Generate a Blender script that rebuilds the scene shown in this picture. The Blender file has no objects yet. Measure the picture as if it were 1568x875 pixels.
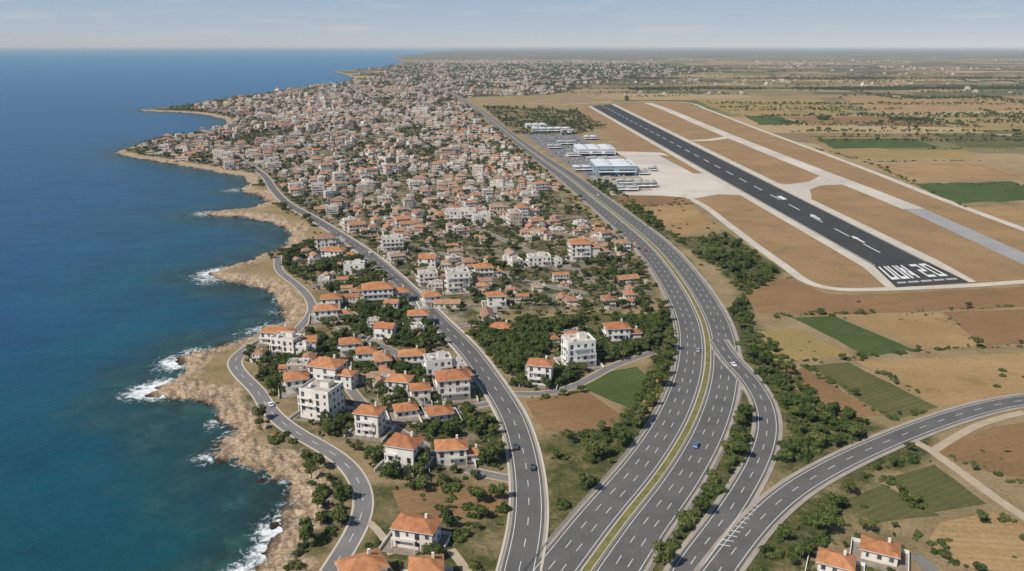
import bpy, math, random
import numpy as np
from mathutils import Vector
random.seed(7); rs=np.random.RandomState(11)
scene=bpy.context.scene
COL=scene.collection
CAMH=150.0; FPX=1230.0; PITCH=math.atan(367.0/FPX)
SP,CP=math.sin(PITCH),math.cos(PITCH)
SEA=-3.0
# ---- site survey: sight bearings intersected with the flat ground plane give ground coordinates (metres)
def G(px,py):
    dx=(px-784)/FPX; dy=(437.5-py)/FPX
    t=CAMH/(SP-dy*CP)
    return (t*dx, t*(CP+dy*SP))
def GP(l): return np.array([G(*p) for p in l],dtype=np.float64)

# ================= numeric helpers
_tab={}
def vnoise(x,y,seed=0):
    if seed not in _tab: _tab[seed]=np.random.RandomState(seed+100).rand(256,256).astype(np.float32)
    T=_tab[seed]
    ix=np.floor(x).astype(np.int64); iy=np.floor(y).astype(np.int64)
    fx=(x-ix); fy=(y-iy); fx=fx*fx*(3-2*fx); fy=fy*fy*(3-2*fy)
    a=T[ix&255,iy&255];b=T[(ix+1)&255,iy&255];c=T[ix&255,(iy+1)&255];d=T[(ix+1)&255,(iy+1)&255]
    return (a*(1-fx)+b*fx)*(1-fy)+(c*(1-fx)+d*fx)*fy
def fbm(x,y,seed=0,o=4):
    s=0;a=.5;n=0
    for i in range(o):
        s=s+a*vnoise(x*2**i+i*17.3,y*2**i+i*9.1,seed+i); n+=a; a*=.5
    return s/n
def sdf(X,Y,poly):
    X=np.asarray(X,dtype=np.float64);Y=np.asarray(Y,dtype=np.float64)
    best=np.full(X.shape,1e18); ins=np.zeros(X.shape,bool)
    n=len(poly)
    for i in range(n):
        x0,y0=poly[i];x1,y1=poly[(i+1)%n]
        ex,ey=x1-x0,y1-y0; L=ex*ex+ey*ey+1e-12
        t=np.clip(((X-x0)*ex+(Y-y0)*ey)/L,0,1)
        dd=(X-x0-t*ex)**2+(Y-y0-t*ey)**2
        np.minimum(best,dd,out=best)
        if y0!=y1:
            c=((y0>Y)!=(y1>Y))&(X<(x1-x0)*(Y-y0)/(y1-y0)+x0)
            ins^=c
    d=np.sqrt(best)
    return np.where(ins,d,-d)
def sstep(a,b,x):
    t=np.clip((x-a)/(b-a),0,1); return t*t*(3-2*t)
def path(pts,step=4.0,world=False):
    P=np.array(pts,float) if world else GP(pts)
    P=np.vstack([2*P[0]-P[1],P,2*P[-1]-P[-2]])
    out=[]
    for i in range(1,len(P)-2):
        p0,p1,p2,p3=P[i-1],P[i],P[i+1],P[i+2]
        t0=0;t1=t0+np.linalg.norm(p1-p0)**.5;t2=t1+np.linalg.norm(p2-p1)**.5;t3=t2+np.linalg.norm(p3-p2)**.5
        for t in np.linspace(t1,t2,24,endpoint=False):
            A1=(t1-t)/(t1-t0)*p0+(t-t0)/(t1-t0)*p1
            A2=(t2-t)/(t2-t1)*p1+(t-t1)/(t2-t1)*p2
            A3=(t3-t)/(t3-t2)*p2+(t-t2)/(t3-t2)*p3
            B1=(t2-t)/(t2-t0)*A1+(t-t0)/(t2-t0)*A2
            B2=(t3-t)/(t3-t1)*A2+(t-t1)/(t3-t1)*A3
            out.append((t2-t)/(t2-t1)*B1+(t-t1)/(t2-t1)*B2)
    out.append(P[-2]); out=np.array(out)
    s=np.concatenate([[0],np.cumsum(np.linalg.norm(np.diff(out,axis=0),axis=1))])
    n=max(2,int(s[-1]/step)); q=np.linspace(0,s[-1],n)
    R=np.stack([np.interp(q,s,out[:,0]),np.interp(q,s,out[:,1])],1)
    for _ in range(6): R[1:-1]=(R[:-2]+2*R[1:-1]+R[2:])/4
    return R
def normals(P):
    T=np.gradient(P,axis=0); T/=np.linalg.norm(T,axis=1)[:,None]+1e-9
    return np.stack([T[:,1],-T[:,0]],1)

# ================= materials
def newmat(name):
    m=bpy.data.materials.new(name); m.use_nodes=True
    nt=m.node_tree; b=nt.nodes['Principled BSDF']
    return m,nt,b
def nd(nt,t,**k):
    n=nt.nodes.new(t)
    for a,v in k.items(): setattr(n,a,v)
    return n
def setin(nt,s,v):
    if isinstance(v,bpy.types.NodeSocket): nt.links.new(v,s)
    else:
        if isinstance(v,tuple) and len(v)==3 and s.type=='RGBA': v=(*v,1)
        s.default_value=v
def pos(nt): return nd(nt,'ShaderNodeNewGeometry').outputs['Position']
def mapping(nt,vec,scale=(1,1,1),rot=0):
    m=nd(nt,'ShaderNodeMapping'); nt.links.new(vec,m.inputs['Vector'])
    m.inputs['Scale'].default_value=scale; m.inputs['Rotation'].default_value=(0,0,rot); return m.outputs[0]
def noise(nt,vec,scale,detail=4,rough=.55,dist=0):
    n=nd(nt,'ShaderNodeTexNoise'); nt.links.new(vec,n.inputs['Vector'])
    n.inputs['Scale'].default_value=scale;n.inputs['Detail'].default_value=detail;n.inputs['Roughness'].default_value=rough
    n.inputs['Distortion'].default_value=dist
    return n.outputs['Fac']
def ramp(nt,f,stops,interp='LINEAR'):
    r=nd(nt,'ShaderNodeValToRGB'); nt.links.new(f,r.inputs[0]); cr=r.color_ramp; cr.interpolation=interp
    while len(cr.elements)<len(stops): cr.elements.new(.5)
    for e,(p,c) in zip(cr.elements,stops):
        e.position=p; e.color=(*c,1) if isinstance(c,tuple) else (c,c,c,1)
    return r.outputs[0]
def mix(nt,f,a,b,mode='MIX'):
    m=nd(nt,'ShaderNodeMix',data_type='RGBA',blend_type=mode)
    setin(nt,m.inputs[0],f); setin(nt,m.inputs[6],a); setin(nt,m.inputs[7],b); return m.outputs[2]
def mth(nt,op,a,b=0.0,c=None,clamp=False):
    m=nd(nt,'ShaderNodeMath',operation=op,use_clamp=clamp)
    setin(nt,m.inputs[0],a); setin(nt,m.inputs[1],b)
    if c is not None: setin(nt,m.inputs[2],c)
    return m.outputs[0]
def mrange(nt,v,a,b,c=0.0,d=1.0):
    m=nd(nt,'ShaderNodeMapRange'); setin(nt,m.inputs[0],v)
    for i,x in enumerate((a,b,c,d)): m.inputs[i+1].default_value=x
    return m.outputs[0]
def attr(nt,name): return nd(nt,'ShaderNodeAttribute',attribute_name=name).outputs['Fac']
def bump(nt,b,h,strength=.5,dist=.3):
    n=nd(nt,'ShaderNodeBump'); nt.links.new(h,n.inputs['Height']); n.inputs['Strength'].default_value=strength
    n.inputs['Distance'].default_value=dist; nt.links.new(n.outputs[0],b.inputs['Normal'])
def orand(nt): return nd(nt,'ShaderNodeObjectInfo').outputs['Random']

def simple(name,ca,cb,scale=.3,rough=.85,detail=5,spec=.2,big=None):
    m,nt,b=newmat(name); p=pos(nt)
    c=mix(nt,ramp(nt,noise(nt,p,scale,detail,.6),[(.3,0.0),(.7,1.0)]),ca,cb)
    if big: c=mix(nt,mth(nt,'MULTIPLY',ramp(nt,noise(nt,p,big[0],4,.6),[(.42,0.0),(.62,1.0)]),big[2]),c,big[1])
    nt.links.new(c,b.inputs['Base Color']); b.inputs['Roughness'].default_value=rough
    b.inputs['Specular IOR Level'].default_value=spec
    return m
def fieldmat(name,ca,cb,cc,rot,row=.35):
    m,nt,b=newmat(name); p=pos(nt)
    q=mapping(nt,p,(1,1,1),rot)
    st=mapping(nt,q,(.012,.25,1))
    n1=ramp(nt,noise(nt,st,1.0,5,.6),[(.32,0.0),(.68,1.0)])
    n2=ramp(nt,noise(nt,p,.018,6,.65),[(.38,0.0),(.62,1.0)])
    c=mix(nt,n1,ca,cb); c=mix(nt,mth(nt,'MULTIPLY',n2,.75),c,cc)
    w=nd(nt,'ShaderNodeTexWave',wave_type='BANDS',bands_direction='Y'); nt.links.new(q,w.inputs['Vector'])
    w.inputs['Scale'].default_value=.11; w.inputs['Distortion'].default_value=1.6; w.inputs['Detail'].default_value=2;w.inputs['Detail Scale'].default_value=.2
    c=mix(nt,mth(nt,'MULTIPLY',w.outputs['Fac'],row),c,(ca[0]*.65,ca[1]*.65,ca[2]*.65))
    wd=ramp(nt,noise(nt,p,.05,7,.7),[(.55,0.0),(.70,.65)])
    c=mix(nt,wd,c,(.12,.12,.05))
    g=ramp(nt,noise(nt,p,.6,5,.7),[(.25,.66),(.75,1.12)])
    c=mix(nt,1.0,c,g,'MULTIPLY')
    nt.links.new(c,b.inputs['Base Color']); b.inputs['Roughness'].default_value=.95; b.inputs['Specular IOR Level'].default_value=.05
    return m
M={}
M['tan']=fieldmat('field_tan',(.36,.24,.115),(.42,.29,.15),(.28,.18,.085),.1,.25)
M['brown']=fieldmat('field_brown',(.26,.15,.075),(.31,.195,.098),(.20,.125,.06),-.35,.25)
M['gold']=fieldmat('field_straw',(.38,.275,.12),(.32,.225,.09),(.26,.21,.08),.6,.25)
M['green']=fieldmat('field_green',(.075,.108,.035),(.10,.135,.045),(.06,.085,.028),-.5,.4)
M['olive']=fieldmat('field_olive',(.11,.115,.045),(.17,.15,.065),(.085,.095,.035),-.5,.4)
M['air']=fieldmat('airfield_dry_grass',(.31,.20,.10),(.36,.24,.13),(.26,.17,.085),.05,.10)
def asphalt(name,base,var,seedscale=.08):
    m,nt,b=newmat(name); p=pos(nt)
    c=mix(nt,ramp(nt,noise(nt,p,seedscale,6,.65),[(.3,0.0),(.7,1.0)]),(base,base*.98,base*.96),(var,var*.97,var*.94))
    c=mix(nt,1.0,c,ramp(nt,noise(nt,p,1.5,4,.7),[(.3,.85),(.7,1.12)]),'MULTIPLY')
    nt.links.new(c,b.inputs['Base Color']); b.inputs['Roughness'].default_value=.85; b.inputs['Specular IOR Level'].default_value=.15
    return m
M['asph']=asphalt('asphalt',.095,.135)
M['asph2']=asphalt('asphalt_town',.15,.20)
M['run']=asphalt('runway_asphalt',.042,.06,.03)
M['conc']=simple('concrete_pale',(.42,.38,.32),(.54,.49,.42),.05,.9)
M['shoulder']=simple('shoulder_gravel',(.27,.24,.20),(.36,.32,.265),.12,.95)
M['apron']=simple('apron_concrete',(.48,.43,.37),(.58,.52,.455),.02,.9,6,.2,(.008,(.36,.33,.29),.6))
M['taxig']=simple('taxiway_grey',(.25,.25,.25),(.32,.31,.30),.05,.9)
M['paint']=simple('road_paint',(.52,.52,.50),(.72,.72,.70),.7,.7)
M['median']=simple('median_grass',(.10,.11,.035),(.22,.19,.07),.3,.95)
M['dirt']=simple('dirt_track',(.34,.27,.195),(.44,.36,.265),.2,.95)
M['metal']=simple('galvanised_steel',(.35,.36,.37),(.45,.46,.47),.5,.5)

def randmat(name,stops,dirt=.35,rough=.85,k=1.0,interp='LINEAR'):
    m,nt,b=newmat(name); p=pos(nt)
    f=mth(nt,'FRACT',mth(nt,'MULTIPLY',orand(nt),k))
    c=ramp(nt,f,stops,interp)
    g=ramp(nt,noise(nt,p,.45,5,.65),[(.3,1-dirt),(.7,1.0)])
    c=mix(nt,1.0,c,g,'MULTIPLY')
    nt.links.new(c,b.inputs['Base Color']); b.inputs['Roughness'].default_value=rough; b.inputs['Specular IOR Level'].default_value=.2
    return m,nt,b
M['wall'],_,_=randmat('wall_plaster',[(0,(.78,.75,.70)),(.25,(.70,.62,.51)),(.45,(.56,.45,.35)),(.62,(.73,.69,.63)),(.82,(.50,.40,.31)),(1,(.76,.73,.67))],.25)
M['wallw'],_,_=randmat('wall_white',[(0,(.78,.76,.72)),(.5,(.74,.68,.60)),(1,(.80,.79,.76))],.2)
M['roof'],nt,b=randmat('roof_terracotta',[(0,(.50,.22,.115)),(.2,(.50,.27,.16)),(.4,(.36,.20,.13)),(.55,(.48,.33,.23)),(.7,(.42,.29,.205)),(.85,(.56,.28,.14)),(1,(.38,.175,.10))],.45,.85,3.7)
M['roofo'],nt,b=randmat('roof_orange_tile',[(0,(.50,.21,.095)),(.5,(.59,.27,.125)),(1,(.45,.185,.09))],.45,.85,3.7)
M['flat'],nt,b=randmat('roof_flat',[(0,(.54,.51,.46)),(.5,(.44,.38,.32)),(1,(.64,.60,.55))],.4,.9,5.3)
for k_ in ('roof','roofo'):
    nt=M[k_].node_tree; b=nt.nodes['Principled BSDF']
    tc=nd(nt,'ShaderNodeTexCoord'); wv=nd(nt,'ShaderNodeTexWave',wave_type='BANDS',bands_direction='X'); nt.links.new(tc.outputs['Object'],wv.inputs['Vector']); wv.inputs['Scale'].default_value=1.2
    bump(nt,b,wv.outputs['Fac'],.5,.15)
M['trim']=simple('trim_white',(.62,.60,.56),(.76,.74,.70),.4,.8)
m,nt,b=newmat('window_glass'); 
nt.links.new(ramp(nt,noise(nt,pos(nt),.5,2),[(.35,(.02,.028,.035)),(.7,(.12,.14,.16))]),b.inputs['Base Color']); b.inputs['Roughness'].default_value=.15; M['glass']=m
M['pad'],_,_=randmat('yard_paving',[(0,(.32,.27,.22)),(.5,(.25,.21,.17)),(1,(.40,.35,.29))],.45,.95,2.3)
M['white']=simple('white_cladding',(.56,.58,.60),(.70,.71,.72),.06,.5)
M['bluecl']=simple('blue_cladding',(.20,.30,.36),(.28,.37,.42),.1,.5)
M['greyb']=simple('grey_cladding',(.26,.28,.30),(.38,.39,.40),.1,.6)

def foliage(name,a,b_,c_,sc=.5):
    m,nt,b=newmat(name); p=pos(nt)
    c=ramp(nt,orand(nt),[(0,a),(.5,b_),(1,c_)])
    g=ramp(nt,noise(nt,p,sc,4,.7),[(.25,.45),(.75,1.55)])
    c=mix(nt,1.0,c,g,'MULTIPLY')
    nt.links.new(c,b.inputs['Base Color']); b.inputs['Roughness'].default_value=.7; b.inputs['Specular IOR Level'].default_value=.1
    return m
M['leaf']=foliage('foliage',(.045,.070,.018),(.075,.100,.027),(.115,.125,.040))
M['bark']=simple('bark',(.10,.075,.05),(.16,.12,.08),2)

# ================= mesh builder
class MB:
    def __init__(s): s.v=[];s.f=[];s.m=[];s.mats=[];s.k=1.0
    def mi(s,k):
        if k not in s.mats: s.mats.append(k)
        return s.mats.index(k)
    def face(s,pts,k):
        n=len(s.v); s.v.extend([tuple(map(float,p)) for p in pts]); s.f.append(tuple(range(n,n+len(pts)))); s.m.append(s.mi(k))
    def box(s,cx,cy,z0,w,d,h,k,rot=0,top=None):
        c,q=math.cos(rot),math.sin(rot); n=len(s.v)
        for z in (z0,z0+h):
            for x,y in ((-w/2,-d/2),(w/2,-d/2),(w/2,d/2),(-w/2,d/2)):
                s.v.append((cx+x*c-y*q,cy+x*q+y*c,z))
        mi=s.mi(k); mt=s.mi(top) if top else mi
        for f,m_ in (((0,1,5,4),mi),((1,2,6,5),mi),((2,3,7,6),mi),((3,0,4,7),mi),((4,5,6,7),mt),((3,2,1,0),mi)):
            s.f.append(tuple(n+i for i in f)); s.m.append(m_)
    def off(s,P,a):
        return P+normals(P)*a*(s.k if np.isscalar(s.k) else s.k[:,None])
    def ribbon(s,P,a,b,z,k):
        A=s.off(P,a); B=s.off(P,b); n=len(s.v)
        for i in range(len(P)): s.v.append((A[i,0],A[i,1],z)); s.v.append((B[i,0],B[i,1],z))
        mi=s.mi(k)
        for i in range(len(P)-1):
            s.f.append((n+2*i,n+2*i+1,n+2*i+3,n+2*i+2)); s.m.append(mi)
    def wall(s,P,a,z0,z1,k):
        A=s.off(P,a); n=len(s.v)
        for i in range(len(P)): s.v.append((A[i,0],A[i,1],z0)); s.v.append((A[i,0],A[i,1],z1))
        mi=s.mi(k)
        for i in range(len(P)-1):
            s.f.append((n+2*i,n+2*i+1,n+2*i+3,n+2*i+2)); s.m.append(mi)
    def kerb(s,P,a,b,z0,z1,k):
        s.ribbon(P,a,b,z1,k); s.wall(P,a,z0,z1,k); s.wall(P,b,z0,z1,k)
    def dashes(s,P,off,w,L,gap,z,k):
        Q=s.off(P,off)
        d=np.concatenate([[0],np.cumsum(np.linalg.norm(np.diff(Q,axis=0),axis=1))])
        q=0
        while q+L<d[-1]:
            e=[np.array([np.interp(t,d,Q[:,0]),np.interp(t,d,Q[:,1])]) for t in (q,q+L)]
            t=(e[1]-e[0]); t/=np.linalg.norm(t); n_=np.array([t[1],-t[0]])*w/2
            s.face([(*(e[0]-n_),z),(*(e[0]+n_),z),(*(e[1]+n_),z),(*(e[1]-n_),z)],k); q+=L+gap
    def poly(s,pts,z,k): s.face([(p[0],p[1],z) for p in pts],k)
    def mesh(s,name):
        me=bpy.data.meshes.new(name); me.from_pydata(s.v,[],s.f)
        for k in s.mats: me.materials.append(M[k])
        me.polygons.foreach_set('material_index',s.m); me.update(); return me
    def obj(s,name,link=True):
        o=bpy.data.objects.new(name,s.mesh(name))
        if link: COL.objects.link(o)
        return o

# ================= coast polygon
coast_px=[(330,885),(375,855),(410,835),(437,805),(440,775),(450,752),(440,733),(400,712),(350,697),(322,685),(318,665),(335,655),(345,640),(325,622),(300,612),(262,603),(238,595),(255,578),(270,560),(262,545),(290,532),(320,527),(365,512),(400,500),(425,490),(430,470),(420,452),(400,437),(360,428),(330,425),(318,415),(345,405),(375,395),(410,380),(440,365),(440,350),(410,335),(375,330),(330,328),(308,323),(340,318),(385,315),(410,305),(395,297),(360,288),(380,280),(370,268),(330,262),(290,252),(240,243),(200,238),(172,232),(200,224),(225,216),(240,210),(290,203),(340,195),(350,187),(340,180),(300,172),(250,170),(208,168),(250,164),(290,160),(330,152),(400,143),(470,133),(520,127),(545,120),(530,114),(510,109),(560,106),(600,100),(620,94),(600,87),(640,84),(660,80),(700,77)]
coast=[(-100,-500),(-100,0),(-92,150)]+[G(*p) for p in coast_px]+[(-3600,60000),(-4000,160000),(260000,160000),(260000,-500)]
coast=np.array(coast)
def coastd(X,Y):
    R=np.hypot(X,Y)
    wx=(fbm(X/20,Y/20,1,5)-.5)*17+(fbm(X/90,Y/90,5,3)-.5)*16*sstep(500,1500,R)
    wy=(fbm(X/20,Y/20,3,5)-.5)*17+(fbm(X/90,Y/90,7,3)-.5)*16*sstep(500,1500,R)
    return sdf(X+wx,Y+wy,coast)

# ================= roads paths
pA=path([(488,905),(528,842),(550,802),(557,762),(540,722),(510,695),(470,672),(435,650),(410,625),(395,600),(370,575),(358,555),(372,538),(395,525)],3)
pA2=path([(425,392),(428,415),(455,437),(474,458),(478,475),(468,492),(440,515),(395,525)],3)
pB=path([(785,915),(798,860),(808,810),(810,760),(803,700),(785,640),(755,590),(715,535),(670,490),(620,440),(570,395),(520,360),(480,335),(440,312),(420,292),(405,270),(370,245)],4)
pC=path([(862,925),(905,865),(952,800),(1008,730),(1052,660),(1076,600),(1084,555),(1080,505),(1062,462),(1035,420),(1000,378),(950,335),(908,302),(868,270),(830,244),(790,214),(760,190),(738,173),(715,158),(690,143),(640,125)],4)
pD=path([(1098,520),(1118,550),(1148,582),(1170,620),(1175,660),(1162,705),(1137,752),(1105,800),(1062,858),(1035,900)],3)
pE=path([(1072,915),(1105,870),(1135,830),(1170,790),(1220,748),(1290,708),(1370,672),(1450,642),(1520,622),(1580,612),(1650,602)],3)
kC=1-.42*sstep(600,1500,pC[:,1]); kB=1-.3*sstep(450,900,pB[:,1])
tracks=[([(1425,690),(1460,715),(1500,745),(1540,775),(1580,800)],4,'dirt'),([(1400,850),(1425,868),(1445,890)],4,'asph2'),([(1425,690),(1400,680),(1385,668)],4,'dirt'),([(1568,632),(1500,650),(1430,690)],3.5,'dirt'),([(690,842),(712,862),(725,890)],3,'dirt'),([(565,800),(590,815),(600,850)],2.6,'dirt')]
town_st=[[(440,515),(480,540),(520,575),(560,625),(600,655),(660,690),(720,722),(790,735)],[(560,625),(620,650),(690,630),(765,615)],[(495,560),(560,540),(620,545),(700,555)],[(700,500),(760,492),(830,515),(900,500)],[(770,602),(830,605),(880,592),(940,560),(1000,540)],[(475,440),(540,425),(600,445)],[(520,470),(580,500),(650,500)],[(640,380),(720,400),(800,430),(900,450)],[(730,350),(800,380),(900,420)],[(520,500),(560,520),(620,545)]]
pts_st=[path(s,4) for s in town_st]
pts_tr=[(path(s,4),w,m) for s,w,m in tracks]

OX0,OY0,OC=-2200,120,1.5; OW,OH=3400,3400
occ=np.zeros((OW,OH),bool)
def stamp(P,r):
    rr_=np.broadcast_to(r,(len(P),))
    for (x,y),r in zip(P,rr_):
        i0=int((x-r-OX0)/OC);i1=int((x+r-OX0)/OC)+1;j0=int((y-r-OY0)/OC);j1=int((y+r-OY0)/OC)+1
        if i0<0 or j0<0 or i1>=OW or j1>=OH: continue
        ii=(np.arange(i0,i1)+.5)*OC+OX0-x; jj=(np.arange(j0,j1)+.5)*OC+OY0-y
        occ[i0:i1,j0:j1]|=(ii[:,None]**2+jj[None]**2)<r*r
def isocc(x,y):
    i=((np.asarray(x)-OX0)/OC).astype(int); j=((np.asarray(y)-OY0)/OC).astype(int)
    ok=(i>=0)&(i<OW)&(j>=0)&(j<OH)
    return np.where(ok,occ[np.clip(i,0,OW-1),np.clip(j,0,OH-1)],False)
stamp(pA,5.2);stamp(pA2,4.2);stamp(pB,8.8*kB);stamp(pC,18.2*kC);stamp(pD,7.3);stamp(pE,8.0)
for p in pts_st: stamp(p,3.2)
for p,w,_ in pts_tr: stamp(p,w/2+1.5)

# ================= polygons
T_dense=GP([(425,300),(455,325),(530,375),(620,445),(700,500),(790,482),(1000,468),(1015,450),(960,380),(850,285),(770,215),(720,170),(700,150),(830,146),(930,128),(1090,108),(980,95),(850,90),(700,86),(620,96),(540,122),(400,146),(330,158),(290,168),(355,190),(260,211),(200,231),(300,250),(385,268),(420,288)])
def dense(X,Y):
    R=np.hypot(X,Y); a=np.clip((R-1800)*.12,0,420)
    return sdf(X+(fbm(X/330,Y/330,131,4)-.5)*a*2,Y+(fbm(X/330,Y/330,135,4)-.5)*a*2,T_dense)
T_med=GP([(410,385),(470,365),(520,378),(620,455),(700,520),(760,600),(790,690),(770,735),(700,735),(600,735),(560,690),(490,662),(420,610),(385,560),(385,520),(440,500),(490,490),(480,440),(430,410)])
T_east=GP([(720,510),(900,490),(1005,490),(1000,535),(900,560),(860,590),(800,598),(770,585)])
# polygon, density, clump threshold
scrubs=[([(826,680),(960,640),(1012,640),(990,690),(880,800),(815,900),(830,780)],.06,.46),
 ([(1110,565),(1165,640),(1158,692),(1104,775),(1010,890),(920,900),(1015,790),(1080,700),(1100,640)],.13,.28),
 ([(930,285),(975,330),(1060,385),(1130,440),(1160,500),(1215,590),(1260,650),(1215,700),(1180,765),(1290,690),(1350,655),(1300,640),(1230,590),(1160,500),(1140,455),(1200,415),(1110,365),(1040,366),(960,300)],.06,.41),
 ([(1088,490),(1140,460),(1165,520),(1235,610),(1258,690),(1185,745),(1200,650),(1170,590)],.08,.37),
 ([(1140,820),(1300,712),(1420,665),(1445,690),(1340,728),(1280,800),(1250,865),(1100,900)],.06,.41),
 ([(458,690),(530,740),(535,790),(500,840),(430,880),(490,790)],.06,.42),
 ([(560,745),(660,738),(780,750),(785,890),(540,890)],.04,.47),
 ([(740,163),(880,168),(930,195),(880,207),(790,207)],.02,.47),
 ([(850,262),(935,285),(945,305),(905,305)],.05,.4),
 ([(985,485),(1045,490),(1055,570),(1020,630),(920,690),(970,620),(1000,560)],.07,.39),
 ([(560,560),(740,560),(790,690),(760,735),(600,735),(480,640)],.03,.47),
 ([(640,330),(760,340),(900,380),(1010,460),(800,480),(700,470),(600,420)],.014,.47),
 ([(380,560),(420,620),(470,665),(455,695),(395,665),(365,610)],.035,.45),
 ([(940,300),(1010,350),(1060,410),(1100,470),(1075,440),(1000,365)],.07,.36),
 ([(1240,790),(1340,760),(1400,850),(1360,890),(1200,890)],.014,.47)]
scr_w=[(GP(p),d,t) for p,d,t in scrubs]

# ================= ground + sea grid
ang=np.radians(np.linspace(-56,56,1150))
r=np.concatenate([[40,70,100],120*np.exp(np.arange(0,640)*.00405)])
r=np.concatenate([r,r[-1]*np.exp(np.arange(1,330)*.0142)])
R_,A_=np.meshgrid(r,ang,indexing='ij'); X=(R_*np.sin(A_)); Y=(R_*np.cos(A_))
nr,nc=X.shape
D=coastd(X,Y)
n1=fbm(X/3.2,Y/3.2,21,3); n2=fbm(X/9,Y/9,31,4)
lvl=np.interp(D,[-60,-12,-3,0,1.5,5,10,16,22],[-16,-8,-4.2,-3.1,-2.5,-1.7,-.8,-.15,0])
rock=sstep(-14,-1,D)*(1-sstep(12,20,D))
Z=lvl+rock*((n1-.5)*3.4+(.5-np.abs(n2-.5)*2.6)*1.5-.5)
near=(1-sstep(1500,2600,R_))
Z=np.where(D>22,0,Z*near+(1-near)*np.interp(D,[-5,5],[-6,0]))
def grid_obj(name,Z,mask,attrs,mat):
    idx=np.arange(nr*nc).reshape(nr,nc)
    q=np.stack([idx[:-1,:-1],idx[:-1,1:],idx[1:,1:],idx[1:,:-1]],-1).reshape(-1,4)[:,::-1]
    mk=(mask[:-1,:-1]|mask[:-1,1:]|mask[1:,1:]|mask[1:,:-1]).reshape(-1); q=q[mk]
    used=np.zeros(nr*nc,bool); used[q.ravel()]=True; rem=np.cumsum(used)-1; q=rem[q]
    co=np.stack([X,Y,Z],-1).reshape(-1,3)[used].astype(np.float32)
    me=bpy.data.meshes.new(name); me.vertices.add(len(co)); me.vertices.foreach_set('co',co.ravel())
    me.loops.add(q.size); me.loops.foreach_set('vertex_index',q.ravel().astype(np.int32))
    me.polygons.add(len(q)); me.polygons.foreach_set('loop_start',np.arange(0,q.size,4,dtype=np.int32))
    me.update(calc_edges=True); me.polygons.foreach_set('use_smooth',np.ones(len(q),bool))
    for k,a in attrs.items():
        at=me.attributes.new(k,'FLOAT','POINT'); at.data.foreach_set('value',a.reshape(-1)[used].astype(np.float32))
    me.materials.append(mat); o=bpy.data.objects.new(name,me); COL.objects.link(o); return o
town=sstep(-6,10,dense(X,Y)/(1+np.clip(R_-1500,0,1e9)*.004))
for P,k in ((T_med,.7),(T_east,.6)):
    town=np.maximum(town,k*sstep(-6,10,sdf(X,Y,P)))
town*=1-.65*sstep(2600,4200,Y)
scrub=np.zeros_like(X)
for P,d,t in scr_w: scrub=np.maximum(scrub,min(1,.25+d*10)*sstep(-10,8,sdf(X,Y,P)))
scrub=np.maximum(scrub,.75*sstep(800,1100,Y)*(1-sstep(200,300,D))*sstep(8,16,D))
foam=np.zeros_like(X)
for (px,py,rad,s) in ((238,588,15,1.05),(205,592,15,.9),(262,548,13,.95),(300,532,12,.7),(330,412,20,.95),(290,425,24,.9),(432,800,11,1.0),(410,832,9,.9),(442,775,7,.8),(395,495,18,.65),(325,640,8,.65),(310,323,22,.65),(315,690,8,.65),(370,862,8,.8),(350,288,25,.6),(425,470,10,.5)):
    gx,gy=G(px,py); foam=np.maximum(foam,s*np.exp(-((X-gx)**2+(Y-gy)**2)/(rad*rad)))
foamf=np.clip(np.maximum(foam*sstep(-30,-1,D),.42*sstep(-4.0,0.,D)),0,1.1)

# ground material
m,nt,b=newmat('ground'); p=pos(nt)
dn=noise(nt,p,.03,7,.65)
dry=ramp(nt,dn,[(.25,(.15,.125,.058)),(.42,(.25,.19,.098)),(.6,(.33,.245,.14)),(.8,(.22,.17,.085))])
grn=ramp(nt,noise(nt,p,.16,7,.75),[(.3,(.04,.056,.02)),(.48,(.085,.09,.035)),(.6,(.155,.135,.058)),(.75,(.25,.195,.10))])
gmask=ramp(nt,mth(nt,'ADD',mth(nt,'MULTIPLY',attr(nt,'scrub'),.38),noise(nt,p,.045,7,.7)),[(.58,0.0),(.76,1.0)])
c=mix(nt,gmask,dry,grn)
sep=nd(nt,'ShaderNodeSeparateXYZ'); nt.links.new(p,sep.inputs[0])
def vor(sx,sy,rot):
    wv=nd(nt,'ShaderNodeTexVoronoi',distance='CHEBYCHEV'); nt.links.new(mapping(nt,p,(sx,sy,0),rot),wv.inputs['Vector']); wv.inputs['Scale'].default_value=1.0;wv.inputs['Randomness'].default_value=.75
    vs=nd(nt,'ShaderNodeSeparateColor'); nt.links.new(wv.outputs['Color'],vs.inputs[0]); return vs
vs=vor(1/330,1/170,.06)
farm=ramp(nt,vs.outputs[0],[(0,(.31,.22,.115)),(.18,(.40,.295,.16)),(.34,(.11,.125,.05)),(.46,(.23,.16,.085)),(.60,(.08,.10,.045)),(.70,(.42,.32,.185)),(.90,(.14,.15,.065))],'CONSTANT')
vs2=vor(1/900,1/600,-.1)
farm=mix(nt,mth(nt,'MULTIPLY',vs2.outputs[1],.3),farm,(.22,.185,.095))
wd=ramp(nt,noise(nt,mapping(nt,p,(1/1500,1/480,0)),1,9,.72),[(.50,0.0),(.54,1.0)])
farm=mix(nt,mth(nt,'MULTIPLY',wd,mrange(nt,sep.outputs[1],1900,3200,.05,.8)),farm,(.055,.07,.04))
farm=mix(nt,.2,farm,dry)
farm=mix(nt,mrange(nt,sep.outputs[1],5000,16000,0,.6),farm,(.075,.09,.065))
ff=mth(nt,'MULTIPLY',mrange(nt,sep.outputs[1],900,1300),mrange(nt,mth(nt,'SUBTRACT',sep.outputs[0],mth(nt,'MULTIPLY',sep.outputs[1],.05)),80,260))
ff=mth(nt,'MAXIMUM',ff,mrange(nt,sep.outputs[1],2600,3500))
c=mix(nt,ff,c,farm)
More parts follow.
